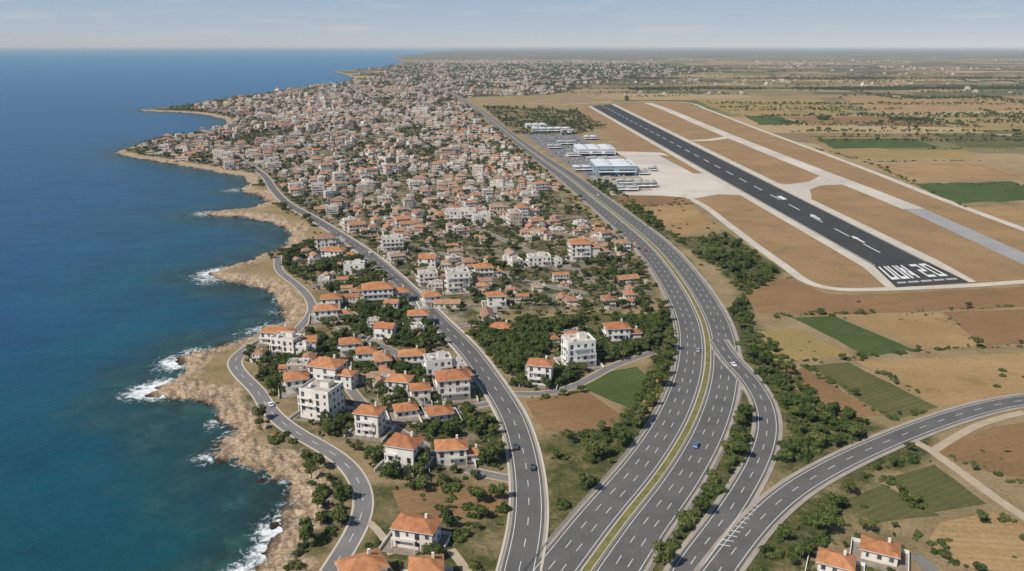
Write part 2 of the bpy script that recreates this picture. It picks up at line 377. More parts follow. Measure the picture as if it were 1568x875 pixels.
tg=ramp(nt,noise(nt,p,.07,6,.7),[(.36,(.06,.072,.03)),(.48,(.135,.12,.065)),(.59,(.27,.225,.16)),(.78,(.38,.33,.255))])
c=mix(nt,attr(nt,'town'),c,tg)
cd=attr(nt,'cd')
rv=nd(nt,'ShaderNodeTexVoronoi',feature='DISTANCE_TO_EDGE'); nt.links.new(mapping(nt,p,(.22,.4,.3),.5),rv.inputs['Vector']); rv.inputs['Scale'].default_value=1
rk=ramp(nt,noise(nt,p,.3,8,.8,.6),[(.28,(.13,.09,.058)),(.42,(.31,.225,.15)),(.55,(.45,.345,.245)),(.7,(.58,.475,.355))])
rk=mix(nt,ramp(nt,rv.outputs['Distance'],[(0,.65),(.10,0.0)]),rk,(.12,.085,.057))
cdn=mth(nt,'ADD',cd,mth(nt,'MULTIPLY',mth(nt,'SUBTRACT',noise(nt,p,.1,7,.75),.5),24.0))
rk=mix(nt,ramp(nt,mth(nt,'MULTIPLY',cdn,.1),[(.0,.85),(.45,0.0)]),rk,(.085,.062,.042))
rk=mix(nt,ramp(nt,mth(nt,'MULTIPLY',cd,.1),[(.0,1.0),(.2,0.0)]),rk,(.04,.03,.022))
c=mix(nt,ramp(nt,mth(nt,'MULTIPLY',cdn,.02),[(.24,1.0),(.36,0.0)]),c,rk)
c=mix(nt,1.0,c,ramp(nt,noise(nt,p,.8,5,.75),[(.25,.6),(.75,1.25)]),'MULTIPLY')
nt.links.new(c,b.inputs['Base Color']); b.inputs['Roughness'].default_value=.95; b.inputs['Specular IOR Level'].default_value=.05
bump(nt,b,noise(nt,p,.7,6,.7),.8,.8)
grid_obj('ground',Z,D>-45,{'cd':D,'town':town,'scrub':scrub},m)

# sea
m,nt,b=newmat('sea_water'); p=pos(nt); cd=attr(nt,'cd')
big=noise(nt,p,.004,4,.6); mid=noise(nt,p,.02,6,.65)
deep=mix(nt,ramp(nt,mid,[(.3,0.0),(.7,1.0)]),(.001,.052,.135),(.002,.070,.175))
sepp=nd(nt,'ShaderNodeSeparateXYZ'); nt.links.new(p,sepp.inputs[0])
teal=mix(nt,ramp(nt,mid,[(.3,0.0),(.7,1.0)]),(.001,.046,.070),(.002,.078,.10))
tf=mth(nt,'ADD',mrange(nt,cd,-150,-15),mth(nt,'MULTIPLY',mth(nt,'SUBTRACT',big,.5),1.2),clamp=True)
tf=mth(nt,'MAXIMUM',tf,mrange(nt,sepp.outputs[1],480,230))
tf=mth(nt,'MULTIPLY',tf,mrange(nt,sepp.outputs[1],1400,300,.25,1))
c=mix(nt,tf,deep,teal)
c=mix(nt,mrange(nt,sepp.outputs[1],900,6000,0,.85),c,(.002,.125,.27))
cn=mth(nt,'ADD',cd,mth(nt,'MULTIPLY',mth(nt,'SUBTRACT',noise(nt,p,.035,6,.65),.5),80.0))
sh=ramp(nt,mrange(nt,cn,-55,0),[(.2,0.0),(.9,.9)])
bed=ramp(nt,noise(nt,p,.07,6,.7),[(.35,(.016,.024,.019)),(.5,(.018,.046,.041)),(.65,(.03,.085,.08))])
c=mix(nt,sh,c,bed)
fn=noise(nt,p,.35,8,.75,.6)
fm=ramp(nt,mth(nt,'ADD',fn,mth(nt,'MULTIPLY',attr(nt,'foam'),.42)),[(.69,0.0),(.86,1.0)])
c=mix(nt,fm,c,(.72,.75,.77))
nt.links.new(c,b.inputs['Base Color'])
nt.links.new(mrange(nt,fm,0,1,.25,.8),b.inputs['Roughness']); b.inputs['IOR'].default_value=1.33; b.inputs['Specular IOR Level'].default_value=.2
w=mth(nt,'ADD',noise(nt,mapping(nt,p,(.16,.34,.2),.5),1,6,.65),mth(nt,'MULTIPLY',noise(nt,mapping(nt,p,(.03,.06,.05),.35),1,3,.5),1.6))
bump(nt,b,w,.9,1.3)
grid_obj('sea',np.full_like(X,SEA),D<12,{'cd':D,'foam':foamf},m)

# ================= fields
def jit_poly(P,amp=.9,step=12):
    out=[]
    for i in range(len(P)):
        a,b_=P[i],P[(i+1)%len(P)]; L=np.linalg.norm(b_-a); n=max(1,int(L/step)); n=min(n,80)
        for k in range(n):
            q=a+(b_-a)*k/n; out.append(q+rs.uniform(-amp,amp,2)*(0 if k==0 else 1))
    return out
fields=[([(945,300),(1040,300),(1062,312),(950,316)],'brown'),([(958,319),(1060,315),(1100,350),(1040,362),(1005,345)],'tan'),
 ([(1060,366),(1115,356),(1190,408),(1115,420)],'olive'),
 ([(1125,432),(1212,426),(1262,450),(1300,452),(1600,438),(1600,470),(1290,482),(1162,480)],'brown'),
 ([(1213,487),(1278,484),(1398,535),(1330,547)],'green'),([(1160,508),(1212,503),(1308,545),(1185,555)],'gold'),
 ([(1288,484),(1440,478),(1500,530),(1412,535)],'tan'),([(1444,478),(1600,472),(1600,524),(1504,530)],'brown'),([(1200,566),(1232,564),(1355,636),(1285,642)],'brown'),
 ([(1238,560),(1300,555),(1436,624),(1365,645)],'olive'),([(1308,553),(1600,540),(1600,602),(1442,624)],'tan'),
 ([(1420,682),(1520,655),(1600,640),(1600,738),(1510,722),(1440,695)],'brown'),
 ([(1362,732),(1430,712),(1510,772),(1430,785)],'olive'),([(1440,800),(1520,785),(1600,815),(1600,885),(1470,868),(1420,830)],'tan'),
 ([(1290,768),(1352,742),(1440,790),(1340,802)],'olive'),
 ([(803,612),(900,600),(948,634),(930,658),(835,660)],'brown'),([(868,582),(975,562),(998,582),(975,628),(905,600)],'green'),
 ([(1003,580),(1022,578),(992,640),(975,636)],'tan'),([(790,492),(900,478),(1005,485),(1000,505),(850,525)],'olive'),
 ([(600,752),(700,735),(772,752),(770,790),(620,800)],'brown'),
 ([(1140,178),(1185,177),(1232,190),(1165,192)],'green'),([(1250,213),(1395,212),(1440,226),(1275,228)],'green'),
 ([(1430,206),(1620,209),(1620,226),(1470,226)],'olive'),([(1285,232),(1480,230),(1500,243),(1320,245)],'gold'),([(1335,252),(1500,250),(1600,275),(1385,279)],'tan'),
 ([(1400,282),(1550,278),(1620,306),(1465,312)],'green'),([(1060,152),(1250,150),(1310,172),(1120,175)],'gold'),([(1290,150),(1568,148),(1620,170),(1340,172)],'tan'),
 ([(1480,320),(1640,312),(1640,345),(1520,335)],'tan'),([(1200,180),(1400,178),(1460,195),(1240,190)],'brown'),([(1420,178),(1600,178),(1640,200),(1480,198)],'gold')]
for i,(P,k) in enumerate(fields):
    mb=MB(); W=GP(P); mb.poly(jit_poly(W,.9 if P[0][1]>300 else 4),.045+.0007*i,k); mb.obj('field')

# ================= roads
def lanes(mb,P,c0,width,z,lanes_n,k='asph',edge=True,shoulder=0):
    mb.ribbon(P,c0-width/2-shoulder,c0+width/2+shoulder,z-.05,'shoulder')
    mb.ribbon(P,c0-width/2,c0+width/2,z,k)
    if edge:
        for s in (-1,1): mb.ribbon(P,c0+s*(width/2-1.0)-.11,c0+s*(width/2-1.0)+.11,z+.03,'paint')
    lw=(width-2)/lanes_n
    for i in range(1,lanes_n): mb.dashes(P,c0-width/2+1+lw*i,.22,4.5,7.5,z+.03,'paint')
mb=MB(); mb.k=kC
lanes(mb,pC,-8.4,13,.16,3,shoulder=2.2); lanes(mb,pC,8.4,13,.16,3,shoulder=2.2)
mb.kerb(pC,-1.5,-1.15,.1,.42,'conc'); mb.kerb(pC,1.15,1.5,.1,.42,'conc'); mb.ribbon(pC,-1.15,1.15,.36,'median')
mb.obj('highway')
mb=MB()
def fl(run):
    R2=np.array(run); mb.wall(R2,0,.5,.85,'metal'); mb.wall(R2,.08,.5,.85,'metal')
    for q in R2: mb.box(q[0],q[1],0,.14,.14,.8,'metal')
def rail(P,off):
    Q=P+normals(P)*off
    run=[]
    for i,q in enumerate(Q):
        if np.min(np.hypot(pD[:,0]-q[0],pD[:,1]-q[1]))>6.5: run.append(q)
        else:
            if len(run)>3: fl(run)
            run=[]
    if len(run)>3: fl(run)
rail(pC[:120],-16.4); rail(pC[:120],16.4)
mb.obj('guard_rail')
mb=MB(); mb.k=kB; lanes(mb,pB,0,10.5,.18,2,shoulder=.8)
mb.kerb(pB,-6.9,-6.1,.05,.32,'conc'); mb.kerb(pB,6.1,6.9,.05,.32,'conc'); mb.obj('avenue')
mb=MB(); lanes(mb,pD,0,9.0,.24,2,shoulder=1.6); mb.obj('ramp_road')
mb=MB(); lanes(mb,pE,0,9.6,.30,2,shoulder=1.6)
g0=np.array(G(1158,775)); g1=np.array(G(1108,835))
for t in np.linspace(0,1,10):
    q=g0+(g1-g0)*t; w=.5+1.3*t
    mb.face([(q[0]-w,q[1]-.2,.40),(q[0]+w,q[1]-1.3,.40),(q[0]+w,q[1]-.9,.40),(q[0]-w,q[1]+.2,.40)],'paint')
mb.obj('link_road')
mb=MB(); mb.ribbon(pA,-3.7,3.7,.08,'conc'); lanes(mb,pA,0,5.8,.16,2,k='asph2',edge=False,shoulder=.1); mb.obj('coastal_road')
mb=MB(); mb.ribbon(pA2,-3.0,3.0,.09,'conc'); mb.ribbon(pA2,-2.3,2.3,.15,'asph2'); mb.obj('coastal_lane')
for i,p_ in enumerate(pts_st):
    mb=MB(); mb.ribbon(p_,-2.9,2.9,.085+.001*i,'dirt'); mb.ribbon(p_,-2.0,2.0,.11+.001*i,'asph2'); mb.obj('town_street')
for i,(p_,w_,k_) in enumerate(pts_tr):
    mb=MB(); mb.ribbon(p_,-w_/2,w_/2,.1+.005*i,k_); mb.obj('farm_track')

# ================= airfield
mb=MB(); mb.poly(GP([(893,161),(985,155),(1047,156),(1150,194),(1350,269),(1620,368),(1620,428),(1420,444),(1270,447),(1235,438),(1160,380),(1060,302),(1090,290),(960,230),(893,178)]),.09,'air'); mb.obj('airfield_ground')
mb=MB()
mb.poly(GP([(932,299),(940,285),(985,262),(965,246),(940,232),(1012,234),(1090,262),(1155,300),(1100,298),(1066,304),(1010,300)]),.13,'apron')
mb.poly(GP([(1008,238),(1033,239),(1082,266),(1062,266)]),.17,'air')
mb.obj('airport_apron')
mb=MB()
z=.20
loop=path([(1042,297),(1078,316),(1120,348),(1165,382),(1207,412),(1240,435),(1275,444),(1330,444),(1420,441),(1500,437),(1640,426)],5)
mb.ribbon(loop,-3.6,3.6,z,'conc')
per=path([(800,158),(860,160),(905,158),(985,156),(1045,157),(1085,169),(1150,194),(1250,231),(1350,269),(1420,297),(1500,327),(1640,378)],8)
mb.ribbon(per,-4.5,4.5,z+.01,'conc')
tx=path([(992,158),(1012,165),(1110,206),(1250,262),(1330,293),(1400,321)],8); mb.ribbon(tx,-11,11,z+.02,'apron')
tx2=path([(1398,320),(1480,357),(1568,397),(1640,428)],6); mb.ribbon(tx2,-10,10,z+.03,'taxig')
q=path([(1060,216),(1085,215),(1118,210)],6); mb.ribbon(q,-9,9,z+.04,'apron')
mb.poly(GP([(1172,279),(1205,283),(1238,279),(1255,270),(1290,283),(1256,285),(1240,291),(1243,303),(1236,311),(1200,296)]),z+.05,'apron')
mb.obj('taxiway')
NL,NR,FL,FR=[np.array(G(*p)) for p in ((1338,408),(1421,402),(905,163),(936,160))]
def RW(u,v): return (NL*(1-u)+NR*u)*(1-v)+(FL*(1-u)+FR*u)*v
PL,PR=np.array(G(1372,441)),np.array(G(1484,433))
def PD(u,v): return (PL*(1-u)+PR*u)*(1-v)+(NL*(1-u)+NR*u)*v
mb=MB()
mb.poly([RW(-.2,0),PD(-.12,0),PD(1.1,0),RW(1.22,0),RW(1.16,1.0),RW(-.14,1.0)],.28,'conc')
mb.poly([PD(0,0),PD(1,0),RW(1,0),RW(1,1),RW(0,1),RW(0,0)],.32,'run')
def q4(F,u0,u1,v0,v1,k='paint',z=.36): mb.poly([F(u0,v0),F(u1,v0),F(u1,v1),F(u0,v1)],z,k)
q4(RW,.02,.032,0,1);q4(RW,.968,.98,0,1)
v=.02
while v<.98:
    q4(RW,.488,.512,v,v+.018); v+=.034
q4(RW,.56,.68,.155,.167)
for vv in (.045,.10):
    mb.poly([RW(.56,vv+.010),RW(.50,vv+.004),RW(.535,vv+.004),RW(.535,vv-.005),RW(.585,vv-.005),RW(.585,vv+.004),RW(.62,vv+.004)],.38,'paint')
gl={'U':[(0,.26,0,1),(.74,1,0,1),(.26,.74,0,.18)],'N':[(0,.26,0,1),(.74,1,0,1),(.26,.5,.5,.8),(.5,.74,.2,.5)],'2':[(0,1,0,.16),(0,1,.84,1),(0,1,.42,.58),(.74,1,.58,.84),(0,.26,.16,.42)],'0':[(0,.26,0,1),(.74,1,0,1),(.26,.74,0,.16),(.26,.74,.84,1)]}
for ch,u0 in zip('UUN20',[.05,.20,.35,.60,.77]):
    for a0,a1,b0,b1 in gl[ch]:
        q4(PD,u0+a0*.125,u0+a1*.125,.32+b0*.62,.32+b1*.62,'paint',.38)
for i in range(34):
    if i%7!=5: q4(PD,.08+i*.026,.08+i*.026+.014,.14,.21,'paint',.38)
mb.obj('runway')
mb=MB(); mb.poly(GP([(798,205),(880,205),(925,232),(972,262),(990,285),(935,294),(885,262),(850,240)]),.10,'asph2')
mb.poly(GP([(905,272),(980,270),(1000,292),(940,297)]),.14,'shoulder')
mb.obj('airport_car_park')
def hangar(name,px,py,w,d,h,rot,wallk,roofk,bays):
    x,y=G(px,py); mb=MB()
    mb.box(0,d/2,0,w,d,h,wallk)
    bw=w/bays
    for i in range(bays):
        x0=-w/2+i*bw; r_=h*.07
        A=(x0,-.8,h+.05);B=(x0+bw,-.8,h+.05);C=(x0+bw,d+.8,h+.05);Dd=(x0,d+.8,h+.05);E=(x0+bw/2,-.8,h+r_);F=(x0+bw/2,d+.8,h+r_)
        mb.face([A,E,F,Dd],roofk);mb.face([E,B,C,F],roofk);mb.face([A,B,E],roofk);mb.face([C,Dd,F],roofk)
        mb.box(x0+bw/2,-.12,0.3,bw*.72,.2,h*.62,'glass')
        for s in np.linspace(.2,.8,3): mb.box(x0+bw*.75,d*s,h+r_*.3,2.4,3,1.4,'greyb')
    mb.box(0,-3.2,h*.42,w*.9,6,.4,'white')
    for i in range(bays+1): mb.box(-w*.44+i*w*.88/bays,-5.8,0,.5,.5,h*.42,'greyb')
    for s in range(1,int(d/6)): 
        for sd in (-1,1): mb.box(sd*(w/2+.08),s*6,h*.55,.16,3.4,1.6,'glass')
    o=mb.obj(name); o.location=(x,y,.1); o.rotation_euler=(0,0,rot); stamp([(x,y+d/2)],max(w,d)/2+2); return o
hangar('airport_terminal',914,239,54,62,9,.03,'white','white',3)
hangar('aircraft_hangar',944,269,50,64,11,.03,'bluecl','white',2)
for a in ((925,249,46,14,6,.03,'greyb','flat',3),(845,203,70,22,7,.1,'greyb','white',5),(822,196,40,26,6,.1,'white','white',3),(990,287,24,12,5,.1,'greyb','flat',3),(868,222,30,16,5,.1,'bluecl','flat',2),(893,262,24,12,5,.1,'greyb','white',2),
          (985,268,14,16,5,.05,'white','flat',1),(965,282,30,10,4,.05,'greyb','flat',3),(870,205,24,14,6,.05,'white','flat',2),(850,228,22,12,5,.1,'greyb','flat',2),(878,240,18,12,4,.1,'white','flat',1),(960,292,26,8,4,.02,'white','flat',2),(905,214,22,16,5,.05,'greyb','white',2),(1000,262,10,10,4,0,'greyb','flat',1)):
    hangar('service_building',*a)

# ================= houses
def house(mb,w,d,fl,roof,seed,rk='roof',ox=0,oy=0,bal=True,wk='wall'):
    rr=random.Random(seed); H=3.1*fl+.3
    mb.box(ox,oy,0,w,d,H,wk)
    def win(side,t,z,ww,hh):
        p=.06
        if side==0: mb.box(ox+t,oy-d/2-p/2+.0,z,ww,p+.02,hh,'glass'); 
        if side==1: mb.box(ox+t,oy+d/2+p/2,z,ww,p+.02,hh,'glass')
        if side==2: mb.box(ox-w/2-p/2,oy+t,z,p+.02,ww,hh,'glass')
        if side==3: mb.box(ox+w/2+p/2,oy+t,z,p+.02,ww,hh,'glass')
    for side in range(4):
        L=w if side<2 else d; n=max(2,int(L/3.0))
        for f in range(fl):
            for i in range(n):
                if rr.random()<.15: continue
                t=-L/2+(i+.5)*L/n; door=(f>0 and i%2==0 and side in (0,2) and bal)
                win(side,t,3.1*f+(.5 if door else 1.2),1.5 if door else rr.choice([.8,1.25,1.25]),2.2 if door else 1.4)
    if bal:
        for f in range(1,fl):
            z=3.1*f+.15; bw=w*rr.choice([.4,.6,.9]); bx=ox+rr.choice([-1,0,1])*(w-bw)/2
            mb.box(bx,oy-d/2-.75,z,bw,1.4,.2,'trim'); mb.box(bx,oy-d/2-1.42,z+.2,bw,.1,.85,'trim')
            if rr.random()<.7:
                bl=d*rr.choice([.4,.7]); mb.box(ox-w/2-.72,oy,z,1.35,bl,.2,'trim'); mb.box(ox-w/2-1.36,oy,z+.2,.1,bl,.85,'trim')
            for s in (-1,1): mb.box(bx+s*(bw/2-.2),oy-d/2-1.3,z-2.9,.28,.2,2.9,'trim')
    if roof=='hip':
        e=.7; a,b_=w/2+e,d/2+e; rise=.22*min(w,d)+.3
        mb.box(ox,oy,H,2*a,2*b_,.22,'trim'); z=H+.225
        if w>=d: r0,r1=(ox-(a-b_),oy,z+rise),(ox+(a-b_),oy,z+rise)
        else: r0,r1=(ox,oy-(b_-a),z+rise),(ox,oy+(b_-a),z+rise)
        c0,c1,c2,c3=(ox-a,oy-b_,z),(ox+a,oy-b_,z),(ox+a,oy+b_,z),(ox-a,oy+b_,z)
        if w>=d:
            mb.face([c0,c1,r1,r0],rk);mb.face([c1,c2,r1],rk);mb.face([c2,c3,r0,r1],rk);mb.face([c3,c0,r0],rk)
        else:
            mb.face([c0,c1,r0],rk);mb.face([c1,c2,r1,r0],rk);mb.face([c2,c3,r1],rk);mb.face([c3,c0,r0,r1],rk)
        mb.box(ox+w*.22,oy+d*.15,H+.3,.8,.8,rise+.9,wk)
    elif roof=='gable':
        e=.5; a,b_=w/2+e,d/2+e; rise=.24*d; z=H+.02
        mb.face([(ox-a,oy-b_,z-.1),(ox+a,oy-b_,z-.1),(ox+a,oy,z+rise),(ox-a,oy,z+rise)],rk); mb.face([(ox+a,oy+b_,z-.1),(ox-a,oy+b_,z-.1),(ox-a,oy,z+rise),(ox+a,oy,z+rise)],rk)
        for s in (-1,1): mb.face([(ox+s*w/2,oy-d/2,H),(ox+s*w/2,oy+d/2,H),(ox+s*w/2,oy,H+rise-.1)],wk)
    else:
        mb.box(ox,oy,H,w-.6,d-.6,.04,'flat')
        for s in (-1,1):
            mb.box(ox,oy+s*(d/2-.12),H,w+.02,.24,.8,'trim'); mb.box(ox+s*(w/2-.12),oy,H,.24,d-.5,.8,'trim')
        mb.box(ox+w*.15,oy+d*.1,H+.04,w*.3,d*.35,2.4,wk,0,'flat')
        mb.box(ox-w*.25,oy-d*.2,H+.5,1.2,2.0,1.1,'trim'); mb.box(ox-w*.2,oy+d*.25,H+.4,1.6,1.0,.8,'greyb')
TH=bpy.data.collections.new('town_building_kit'); TT=bpy.data.collections.new('tree_kit'); TC=bpy.data.collections.new('car_kit')
specs=[(12,10,2,'hip'),(14,11,3,'hip'),(10,9,1,'hip'),(15,9,2,'gable'),(11,11,2,'flat'),(18,12,4,'flat'),(13,10,3,'flat'),(10,12,2,'hip'),(17,11,3,'hip'),(12,9,1,'flat'),(13,13,4,'hip'),(9,8,2,'gable'),(14,10,2,'flat'),(16,9,1,'gable'),(8,7,1,'flat'),(20,9,1,'gable'),(7,7,2,'flat'),(11,8,1,'gable')]
for i,(w,d,f,rf) in enumerate(specs):
    mb=MB(); house(mb,w,d,f,rf,i)
    rr=random.Random(i*3+1)
    if i%2==0: house(mb,w*.55,d*.6,max(1,f-1),rr.choice(['hip','flat','gable']),i+50,ox=w*.5+w*.2,oy=d*rr.uniform(-.2,.2),bal=False)
    if i%3!=1: house(mb,w*.5,d*.5,1,'flat' if i%2 else 'hip',i+80,ox=-w*.2,oy=d*.5+d*.22,bal=False)
    mb.box(rr.uniform(-2,2),rr.uniform(-2,2),0,w+rr.uniform(1,5),d+rr.uniform(1,5),.05,'pad')
    for k in range(2): mb.box(rr.uniform(-1,1)*w*.8,-d*.5-rr.uniform(2,4),0,rr.uniform(2,4),rr.uniform(2,3),rr.uniform(1.8,2.6),'wall',0,'flat')
    o=mb.obj('house_%02d'%i,False); TH.objects.link(o)

hero=[
(491,642,14,12,4,'flat',-.35,0),(500,592,14,11,3,'hip',-.3,1),(452,602,10,9,2,'hip',.3,0),(566,668,10,8,3,'hip',-.25,0),(619,720,11,9.5,3,'hip',-.3,0),
(690,712,11,8,2,'hip',.15,1),(637,840,13,8,2,'hip',-.25,0),(553,907,12,9,2,'hip',.5,0),(652,907,9,8,2,'hip',.1,0),(692,612,14,11,3,'hip',.2,0),
(670,582,12,9,3,'flat',.25,1),(630,564,12,8,2,'hip',.15,0),(612,605,10,8,2,'hip',-.2,0),(643,618,8,7,2,'hip',.2,0),(672,646,10,8,1,'hip',.3,0),
(886,562,14,11,4,'flat',.25,0),(828,590,11,8,3,'hip',-.2,0),(945,530,12,9,3,'hip',.1,1),(700,448,14,11,4,'flat',.2,0),(577,466,18,12,3,'hip',.2,1),
(438,548,13,9,3,'flat',-.3,1),(425,528,17,8,2,'hip',-.2,1),(498,492,13,9,2,'hip',.2,1),(506,474,11,8,2,'hip',.1,0),(542,420,14,9,2,'flat',.1,0),(510,398,16,9,2,'hip',-.1,1),
(470,542,9,8,2,'gable',.1,0),(535,545,10,8,2,'hip',.2,0),(590,520,10,8,2,'gable',-.2,0),(560,560,9,8,2,'hip',.2,1),(620,640,9,7,1,'hip',.3,0),(640,500,11,8,2,'hip',.1,0),
(768,512,11,8,1,'hip',-.2,0),(1284,882,9.5,7,1,'hip',-.45,0),(1352,862,10,7,1,'hip',-.45,0),(888,400,14,11,4,'hip',.1,1),(760,470,11,8,2,'hip',.1,0),(660,470,10,8,2,'hip',.3,0),(705,340,26,12,3,'flat',.1,1),
(740,425,12,9,2,'hip',.2,1),(655,410,12,9,2,'gable',-.1,0),(600,385,16,11,3,'flat',.2,0),(825,408,16,10,2,'flat',.15,1)]
for i,(px,py,w,d,f,rf,rot,wing) in enumerate(hero):
    x,y=G(px,py); mb=MB(); house(mb,w,d,f,rf,100+i,'roofo',wk='wallw')
    if wing:
        house(mb,w*.55,d*.6,max(1,f-1),'hip' if rf!='flat' else 'flat',200+i,'roofo',ox=w*.5+w*.24,oy=-d*.1,bal=False,wk='wallw')
    mb.box(0,-1,0,w+6,d+5,.06,'pad')
    for s in (-1,1): mb.box(s*(w/2+3.1),-1,0,.25,d+5.5,1.2,'trim')
    mb.box(0,d/2+1.8,0,w+6.5,.25,1.2,'trim')
    o=mb.obj('apartment_building' if f>=3 else 'villa'); y+=d*.4
    o.location=(x,y,.12+.003*i); o.rotation_euler=(0,0,rot); stamp([(x,y)],max(w,d)*.5+1.6)

# town grid
th=math.radians(10); ct,stt=math.cos(th),math.sin(th)
I,J=np.meshgrid(np.arange(-210,330),np.arange(10,600),indexing='ij')
u=(I*14.2+np.floor(I/6)*6).ravel().astype(float); v=(J*14.0+np.floor(J/5)*6).ravel().astype(float)
u+=rs.uniform(-4.4,4.4,u.size); v+=rs.uniform(-4.4,4.4,v.size)
wx=(fbm(u/260,v/260,47,2)-.5)*120; wy=(fbm(u/260,v/260,49,2)-.5)*120
x=(u+wx)*ct-(v+wy)*stt+v*.14; y=(u+wx)*stt+(v+wy)*ct
dn_=dense(x,y)>2; md=sdf(x,y,T_med)>2; es=sdf(x,y,T_east)>0
rnd=rs.rand(x.size)
kd=np.interp(y,[500,1200,2000,3400,4800,8000],[.76,.78,.64,.36,.2,.10])*(fbm(x/60,y/60,41,3)>np.interp(y,[500,900,1800,3500],[.35,.37,.41,.47]))
kd*=np.where((y>2200)&(x>y*.04),.55,1)
keep=(dn_&(rnd<kd))|(md&(rnd<.58))|(es&(rnd<.22))
x,y=x[keep],y[keep]
cdv=coastd(x,y); k2=(cdv>20)&(~isocc(x,y))&(~isocc(x+4,y))&(~isocc(x-4,y))&(~isocc(x,y+4))&(~isocc(x,y-4)); x,y=x[k2],y[k2]
hx,hy=x,y
hrot=th+rs.choice([0,0,0,np.pi/2,np.pi,-np.pi/2],x.size)+rs.normal(0,.10,x.size)+(fbm(x/160,y/160,43,2)-.5)*1.6
hs=rs.uniform(.42,.88,x.size)
hi=rs.randint(0,len(specs),x.size)
small=(y<800); hi=np.where(small&(rs.rand(x.size)<.6),rs.choice([0,2,3,7,11,13,17],x.size),hi)
hz=.03+rs.uniform(0,.05,x.size)
nh=len(x)
def instancer(name,pts,rot,scl,idx,coll):
    me=bpy.data.meshes.new(name); n=len(pts); me.vertices.add(n); me.vertices.foreach_set('co',np.asarray(pts,np.float32).ravel())
    a=me.attributes.new('rot','FLOAT','POINT'); a.data.foreach_set('value',np.asarray(rot,np.float32))
    a=me.attributes.new('scl','FLOAT_VECTOR','POINT'); a.data.foreach_set('vector',np.asarray(scl,np.float32).ravel())
    a=me.attributes.new('idx','INT','POINT'); a.data.foreach_set('value',np.asarray(idx,np.int32))
    o=bpy.data.objects.new(name,me); COL.objects.link(o)
    g=bpy.data.node_groups.new(name+'_scatter','GeometryNodeTree')
    g.interface.new_socket('Geometry',in_out='INPUT',socket_type='NodeSocketGeometry'); g.interface.new_socket('Geometry',in_out='OUTPUT',socket_type='NodeSocketGeometry')
    gi=g.nodes.new('NodeGroupInput'); go=g.nodes.new('NodeGroupOutput'); ip=g.nodes.new('GeometryNodeInstanceOnPoints')
    ci=g.nodes.new('GeometryNodeCollectionInfo'); ci.inputs['Collection'].default_value=coll; ci.inputs['Separate Children'].default_value=True; ci.inputs['Reset Children'].default_value=True
    def na(t,nm):
        q=g.nodes.new('GeometryNodeInputNamedAttribute'); q.data_type=t; q.inputs['Name'].default_value=nm; return q.outputs['Attribute']
    cx=g.nodes.new('ShaderNodeCombineXYZ'); L=g.links.new
    L(na('FLOAT','rot'),cx.inputs[2]); L(gi.outputs[0],ip.inputs['Points']); L(ci.outputs[0],ip.inputs['Instance'])
    ip.inputs['Pick Instance'].default_value=True; L(na('INT','idx'),ip.inputs['Instance Index']); L(cx.outputs[0],ip.inputs['Rotation']); L(na('FLOAT_VECTOR','scl'),ip.inputs['Scale'])
    L(ip.outputs[0],go.inputs[0]); md_=o.modifiers.new('scatter','NODES'); md_.node_group=g; return o
instancer('town_buildings',np.stack([hx,hy,hz],1),hrot,np.stack([hs*rs.uniform(.85,1.2,nh),hs*rs.uniform(.85,1.2,nh),hs*rs.uniform(.95,1.3,nh)],1),hi,TH)
nearh=hy<3500
stamp(np.stack([hx[nearh],hy[nearh]],1),4.0)

# ================= trees
def leafball(mb,cx,cy,cz,rx,rz,n,sz,rr):
    for _ in range(n):
        a=rr.uniform(0,2*math.pi); q=rr.uniform(-.55,1); h=math.sqrt(max(0,1-q*q)); k=rr.uniform(.72,1.1)
        n_=Vector((h*math.cos(a),h*math.sin(a),q)); c=Vector((cx+n_.x*rx*k,cy+n_.y*rx*k,cz+n_.z*rz*k))
        nn=(n_+Vector((rr.gauss(0,.5),rr.gauss(0,.5),rr.gauss(0,.5)))).normalized()
        t=nn.cross(Vector((rr.random(),rr.random(),rr.random()))).normalized(); b_=nn.cross(t); s=sz*rr.uniform(.6,1.3)
        mb.face([c-t*s-b_*s*.5,c+t*s*.3-b_*s,c+t*s+b_*s*.4,c-t*s*.2+b_*s],'leaf')
def core(mb,cx,cy,cz,rx,rz,rr):  # solid blob added inside each leaf clump to block light through the crown
    n=len(mb.v); seg,rg=7,4
    for j in range(rg+1):
        ph=-math.pi/2+math.pi*j/rg
        for i in range(seg):
            a=2*math.pi*i/seg; k=rr.uniform(.8,1.05)
            mb.v.append((cx+math.cos(a)*math.cos(ph)*rx*k,cy+math.sin(a)*math.cos(ph)*rx*k,cz+math.sin(ph)*rz*k))
    for j in range(rg):
        for i in range(seg):
            mb.f.append((n+j*seg+i,n+j*seg+(i+1)%seg,n+(j+1)*seg+(i+1)%seg,n+(j+1)*seg+i)); mb.m.append(mb.mi('leaf'))
def limb(mb,a,b_,r0,r1):
    a,b_=Vector(a),Vector(b_); d=(b_-a).normalized(); t=d.cross(Vector((.3,.9,.1))).normalized(); s=d.cross(t); n=len(mb.v)
    for c,r_ in ((a,r0),(b_,r1)):
        for i in range(6):
            q=c+(t*math.cos(i*math.pi/3)+s*math.sin(i*math.pi/3))*r_; mb.v.append(tuple(q))
    for i in range(6): mb.f.append((n+i,n+(i+1)%6,n+6+(i+1)%6,n+6+i)); mb.m.append(mb.mi('bark'))
tmesh=[]
